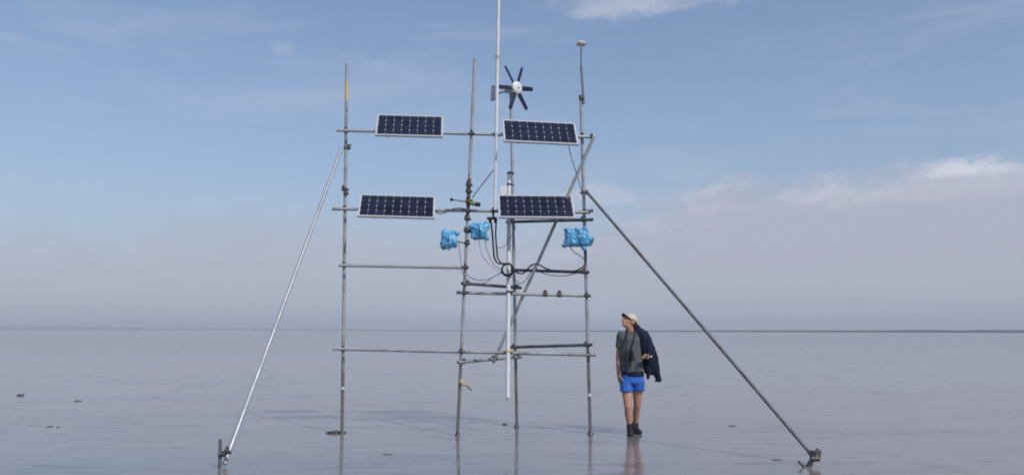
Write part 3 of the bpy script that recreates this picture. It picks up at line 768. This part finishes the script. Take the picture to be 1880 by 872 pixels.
hip_l, kn_l, an_l = L(1173, 702), L(1172, 744, .05), L(1170, 781, .17)
bm = bmesh.new()
add_hull(bm, [(L(1162, 684), (.155, .10, .08)), (L(1162, 698), (.165, .11, .06))])
add_hull(bm, [(L(1162, 684), (.15, .095, .06)), (L(1161, 650), (.155, .10, .06))])
add_hull(bm, [(L(1161, 650), (.155, .10, .06)), (L(1161, 622), (.175, .10, .05))])
add_hull(bm, [(L(1161, 620), (.17, .095, .05)), (L(1161, 610), (.09, .06, .03))])
add_hull(bm, [(L(1161, 612, .01), .062), (hp(0, .02, -.06), .055)])
add_hull(bm, [(hp(0, .02, .035), (.075, .085, .085)), (hp(0, -.02, .0), .068)])                # cranium
add_hull(bm, [(hp(0, -.045, .0), .056), (hp(0, -.062, -.085), .030), (hp(0, .0, -.06), .05)])  # face and jaw
add_hull(bm, [(hp(0, -.098, .012), .010), (hp(0, -.122, -.026), .014), (hp(0, -.095, -.030), .017)])  # nose
for s in (-1, 1):
    add_hull(bm, [(hp(.074 * s, .012, .012), .016), (hp(.078 * s, .018, -.022), .011)])        # ears
    add_hull(bm, [(hp(.018 * s, -.100, .028), .010), (hp(.045 * s, -.085, .026), .010)])       # brow
add_hull(bm, [(hp(-.02, -.098, -.058), .008), (hp(.02, -.098, -.058), .008)])                  # lips
for a, b_, c_, ra, rb, rc in ((sh_r, el_r, wr_r, .055, .041, .029), (sh_l, el_l, wr_l, .055, .041, .029)):
    add_hull(bm, [(a, ra), (b_, rb)]); add_hull(bm, [(b_, rb), (b_.lerp(c_, .3), rb * 1.02), (c_, rc)])
for h, k, a, in ((hip_r, kn_r, an_r), (hip_l, kn_l, an_l)):
    add_hull(bm, [(h, .088), (h.lerp(k, .5), .074), (k, .054)])
    add_hull(bm, [(k, .054), (k.lerp(a, .32) + V3(0, .018, 0), .057), (a, .036)])
    add_hull(bm, [(a, .036), (V3(a.x, a.y, .05), .033)]); add_hull(bm, [(V3(a.x, a.y + .02, .045), .026), (V3(a.x, a.y - .11, .036), .018)])
def hand(bm, w_, palm_dir, finger_dir, curl, out):
    """palm, four unequal bent fingers and a thumb from the palm's side"""
    f = Vector(finger_dir).normalized(); n = Vector(palm_dir); n = (n - f * n.dot(f)).normalized(); s = Vector(out); s = (s - f * s.dot(f) - n * s.dot(n)).normalized()
    add_hull(bm, [(w_, .026), (w_ + f * .05 + s * .022, .017), (w_ + f * .055 - s * .022, .017)])
    add_hull(bm, [(w_ + f * .05 + s * .026, .015), (w_ + f * .085 + s * .028, .013), (w_ + f * .085 - s * .028, .012), (w_ + f * .04 - s * .026, .014)])
    for i, ln in enumerate((.072, .082, .076, .058)):
        p = w_ + f * .085 + s * (.030 - .020 * i); d = f
        for j, k in enumerate((.45, .32, .23)):
            d = (d + n * curl[j]).normalized(); q = p + d * ln * k
            add_hull(bm, [(p, .0098 - .0008 * j), (q, .0092 - .001 * j)], 1); p = q
    p = w_ + f * .025 + s * .026; d = (f * .55 + s * .8 + n * .25).normalized()
    for j, k in enumerate((.042, .030, .024)):
        q = p + d * k; add_hull(bm, [(p, .0125 - .001 * j), (q, .0115 - .001 * j)], 1); p = q; d = (d + f * .35 - s * .25 + n * .2).normalized()
hand(bm, wr_r, (.9, .2, 0), (0.05, -.05, -1), (.12, .3, .35), (0, -1, 0))
hand(bm, wr_l, (.6, .2, -.5), (-.6, -.55, .2), (.9, 1.0, .8), (0, -.3, 1))
body = fused('body', bm, M['skin'], person, .0062, 2)
# eyes, mouth
for s in (-1, 1):
    bm = bmesh.new(); add_ball(bm, hp(.031 * s, -.091, .010), .009, sub=2); from_bm('eye', bm, M['eye'], person, offset=(0, 0, 0))
bm = bmesh.new(); add_hull(bm, [(hp(-.022, -.103, -.057), .005), (hp(0, -.107, -.056), .006), (hp(.022, -.103, -.057), .005)]); from_bm('mouth', bm, M['lip'], person, offset=(0, 0, 0))
bm = bmesh.new(); add_hull(bm, [(hp(0, .05, .02), (.078, .06, .06)), (hp(0, .075, -.04), (.055, .035, .03))]); fused('hair', bm, M['hair'], person, .007, 1, .004, 60)
# shirt
bm = bmesh.new()
add_hull(bm, [(L(1162, 681), (.172, .118, .04)), (L(1161, 650), (.175, .122, .06))])
add_hull(bm, [(L(1161, 650), (.175, .122, .06)), (L(1161, 622), (.178, .115, .05))])
add_hull(bm, [(L(1161, 622), (.178, .112, .05)), (L(1161, 609), (.095, .075, .022))])
for a, b_ in ((sh_r, el_r), (sh_l, el_l)):
    add_hull(bm, [(a, .063), (a.lerp(b_, .50), .064)]); add_hull(bm, [(a, .060), (L(1161, 619), .07)])
fused('shirt', bm, M['shirt'], person, .008, 2, .009, 9, (1, 1, .6), 2.0)
bm = bmesh.new(); add_path(bm, [L(1161, 608) + V3(math.cos(a) * .068, math.sin(a) * .066, .012 - .02 * (math.sin(a) < 0)) for a in [2 * math.pi * k / 12 for k in range(12)]], .011, 7, 3, True); from_bm('collar', bm, M['shirt'], person, offset=(0, 0, 0))
# shorts, with a dark navy strip below the shirt hem
bm = bmesh.new()
add_hull(bm, [(L(1162, 688), (.168, .118, .035)), (L(1162, 702), (.178, .125, .05))])
for h, k, e_ in ((hip_r, kn_r, -1), (hip_l, kn_l, 1)):
    add_hull(bm, [(h + V3(0, 0, .02), (.098, .115, .05)), (h.lerp(k, .36) + V3(.008 * e_, 0, 0), (.096, .108, .018))])
fused('shorts', bm, M['shorts'], person, .008, 1, .008, 11, (1, 1, .5), 5.0)
bm = bmesh.new(); add_hull(bm, [(L(1163, 683), (.172, .124, .02)), (L(1163.5, 690), (.174, .126, .02))]); fused('waist_strip', bm, M['navy'], person, .009, 1, .004, 14)
# boots
for a, d in ((an_r, V3(-.02, -.16, 0)), (an_l, V3(.035, -.15, 0))):
    bm = bmesh.new(); g0 = V3(a.x, a.y, 0)
    add_hull(bm, [(V3(a.x, a.y, .145), .050), (V3(a.x, a.y, .06), .050)])
    add_hull(bm, [(g0 + V3(0, .035, .04), (.042, .045, .042)), (g0 + d * .6 + V3(0, 0, .042), (.046, .05, .042)), (g0 + d + V3(0, 0, .032), (.040, .04, .032))])
    bt = fused('boot', bm, M['boot'], person, .007, 2, .003, 30)
    bm = bmesh.new(); add_hull(bm, [(g0 + V3(0, .04, .01), (.045, .045, .012)), (g0 + d * .6 + V3(0, 0, .010), (.05, .05, .012)), (g0 + d + V3(0, -.005, .010), (.042, .042, .012))])
    o = from_bm('sole', bm, M['black'], None, offset=(0, 0, 0)); o.parent = bt
# cap
bm = bmesh.new(); seg = 24; rings = []
for k in range(8):
    ph = R(88 * k / 7); rings.append([bm.verts.new(hp(math.cos(2 * math.pi * i / seg) * .090 * math.cos(ph), .012 + math.sin(2 * math.pi * i / seg) * .104 * math.cos(ph), .036 + .096 * math.sin(ph))) for i in range(seg)])
for a, b_ in zip(rings, rings[1:]):
    for k in range(seg): bm.faces.new((a[k], a[(k + 1) % seg], b_[(k + 1) % seg], b_[k]))
bm.faces.new(rings[-1]); bm.faces.new(rings[0][::-1])
cap = from_bm('cap', bm, M['cap'], person, offset=(0, 0, 0))
for nm, zo, mt in (('visor', .0, 'visor'), ('visor_top', .0065, 'cap')):
    bm = bmesh.new(); lo, hi = [], []
    n_ = 12
    for k in range(n_ + 1):
        a = R(-78 + 156 * k / n_); x0_, y0_ = math.sin(a) * .086, .012 - math.cos(a) * .100
        ln = .078 * math.cos(a * .95) + .004
        for dest, zz in ((lo, 0), (hi, .006)):
            dest.append((bm.verts.new(hp(x0_ * .98, y0_ * .98, .040 + zo + zz)), bm.verts.new(hp(x0_ * 1.02, y0_ - ln, .036 + zo + zz - .25 * x0_ * x0_ / .09))))
    for k in range(n_):
        bm.faces.new((lo[k][0], lo[k][1], lo[k + 1][1], lo[k + 1][0])); bm.faces.new((hi[k][0], hi[k + 1][0], hi[k + 1][1], hi[k][1]))
        bm.faces.new((lo[k][1], hi[k][1], hi[k + 1][1], lo[k + 1][1])); bm.faces.new((lo[k][0], lo[k + 1][0], hi[k + 1][0], hi[k][0]))
    for k in (0, n_): bm.faces.new((lo[k][0], lo[k][1], hi[k][1], hi[k][0]))
    o = from_bm(nm, bm, M[mt], None, offset=(0, 0, 0)); o.parent = cap
bm = bmesh.new(); add_ball(bm, hp(0, .012, .134), .009, sub=2); o = from_bm('button', bm, M['cap'], None, offset=(0, 0, 0)); o.parent = cap
# jacket slung over the shoulder
jk = thing('jacket', 'dark navy jacket slung over the shoulder of the walking person', 'jacket', PB_)
bm = bmesh.new()
rowsj = [(603, 1168, 1182, .06, .02), (609, 1167, 1191, .09, .01), (620, 1171, 1197, .115, .0), (636, 1174, 1204, .12, .0), (652, 1180, 1208, .11, .0), (668, 1184, 1211, .10, .01), (683, 1186, 1212, .085, .02)]
def sec(r): return (L((r[1] + r[2]) / 2 + .8, r[0] + 1, r[4]), ((r[2] - r[1] + 4) / 2 * S_, r[3], .035))
for a, b_ in zip(rowsj, rowsj[1:]): add_hull(bm, [sec(a), sec(b_)])
add_hull(bm, [(L(1192, 675, -.03), (.05, .05, .03)), (L(1191, 694, -.03), (.018, .03, .02))])
add_hull(bm, [(L(1203, 660, .0), (.055, .07, .04)), (L(1211.5, 699, .01), (.044, .05, .022))])
add_hull(bm, [(L(1170, 603, .05), .035), (L(1176, 598, .06), .03), (L(1181, 606, .05), .03)])
fused('cloth', bm, M['navy'], jk, .008, 2, .016, 7, (1.6, 1.2, .55), 4.0)
bm = bmesh.new(); add_box(bm, (.028, .008, .022), Matrix.Translation(L(1196, 654, -.116)), .002); from_bm('badge', bm, M['white_gloss'], jk, offset=(0, 0, 0))
bm = bmesh.new(); add_path(bm, [L(1209 + 4.6 * math.cos(a), 700, .01 + .042 * math.sin(a)) for a in [2 * math.pi * k / 10 for k in range(10)]], .008, 6, 3, True); from_bm('cuff', bm, M['navy'], jk, offset=(0, 0, 0))
# binoculars on a strap
bn_c = L(1154.5, 651, -.185)
bo = thing('binoculars', 'black binoculars hanging on a strap in front of the grey shirt', 'binoculars', PB_)
for s in (-1, 1):
    bm = bmesh.new(); c = bn_c + V3(.036 * s, 0, 0)
    add_tube(bm, c + V3(0, 0, .075), c + V3(0, 0, .035), .022, .026); add_tube(bm, c + V3(0, 0, .035), c + V3(0, 0, -.03), .032, .033); add_tube(bm, c + V3(.004 * s, 0, -.03), c + V3(.006 * s, 0, -.085), .033, .037)
    from_bm('barrel', bm, M['black'], bo, offset=(0, 0, 0))
bm = bmesh.new(); add_box(bm, (.04, .022, .05), Matrix.Translation(bn_c + V3(0, 0, .005)), .005); from_bm('hinge', bm, M['black'], bo, offset=(0, 0, 0))
bm = bmesh.new(); add_path(bm, [bn_c + V3(-.045, .012, .06), L(1149.5, 632, -.142), L(1150.5, 620, -.128), L(1153.5, 609, -.075), L(1156, 603, .02), L(1161, 602, .08), L(1167, 603, .03), L(1167.5, 609, -.08), L(1165, 622, -.135), L(1161, 634, -.145), bn_c + V3(.045, .012, .06)], .0095, 6, 5)
from_bm('strap', bm, M['black'], bo, offset=(0, 0, 0))

# ------------------------------------------------------------------ damp sea air
bm = bmesh.new(); add_box(bm, (34000, 34000, 62), Matrix.Translation((0, 0, 28)))
hz_m = bpy.data.materials.new('damp_air'); hz_m.use_nodes = True; ht = NT(hz_m.node_tree); ht.n.clear()
ho = ht.node('ShaderNodeOutputMaterial'); pv = ht.node('ShaderNodeVolumePrincipled')
pv.inputs['Color'].default_value = (0.90, 0.93, 1.0, 1); pv.inputs['Density'].default_value = 1.0e-4
ht.l.new(pv.outputs[0], ho.inputs['Volume'])
hz = from_bm('haze', bm, hz_m, smooth=False); hz['kind'] = 'stuff'; hz['label'] = 'thin damp sea air paling the far flats and horizon'
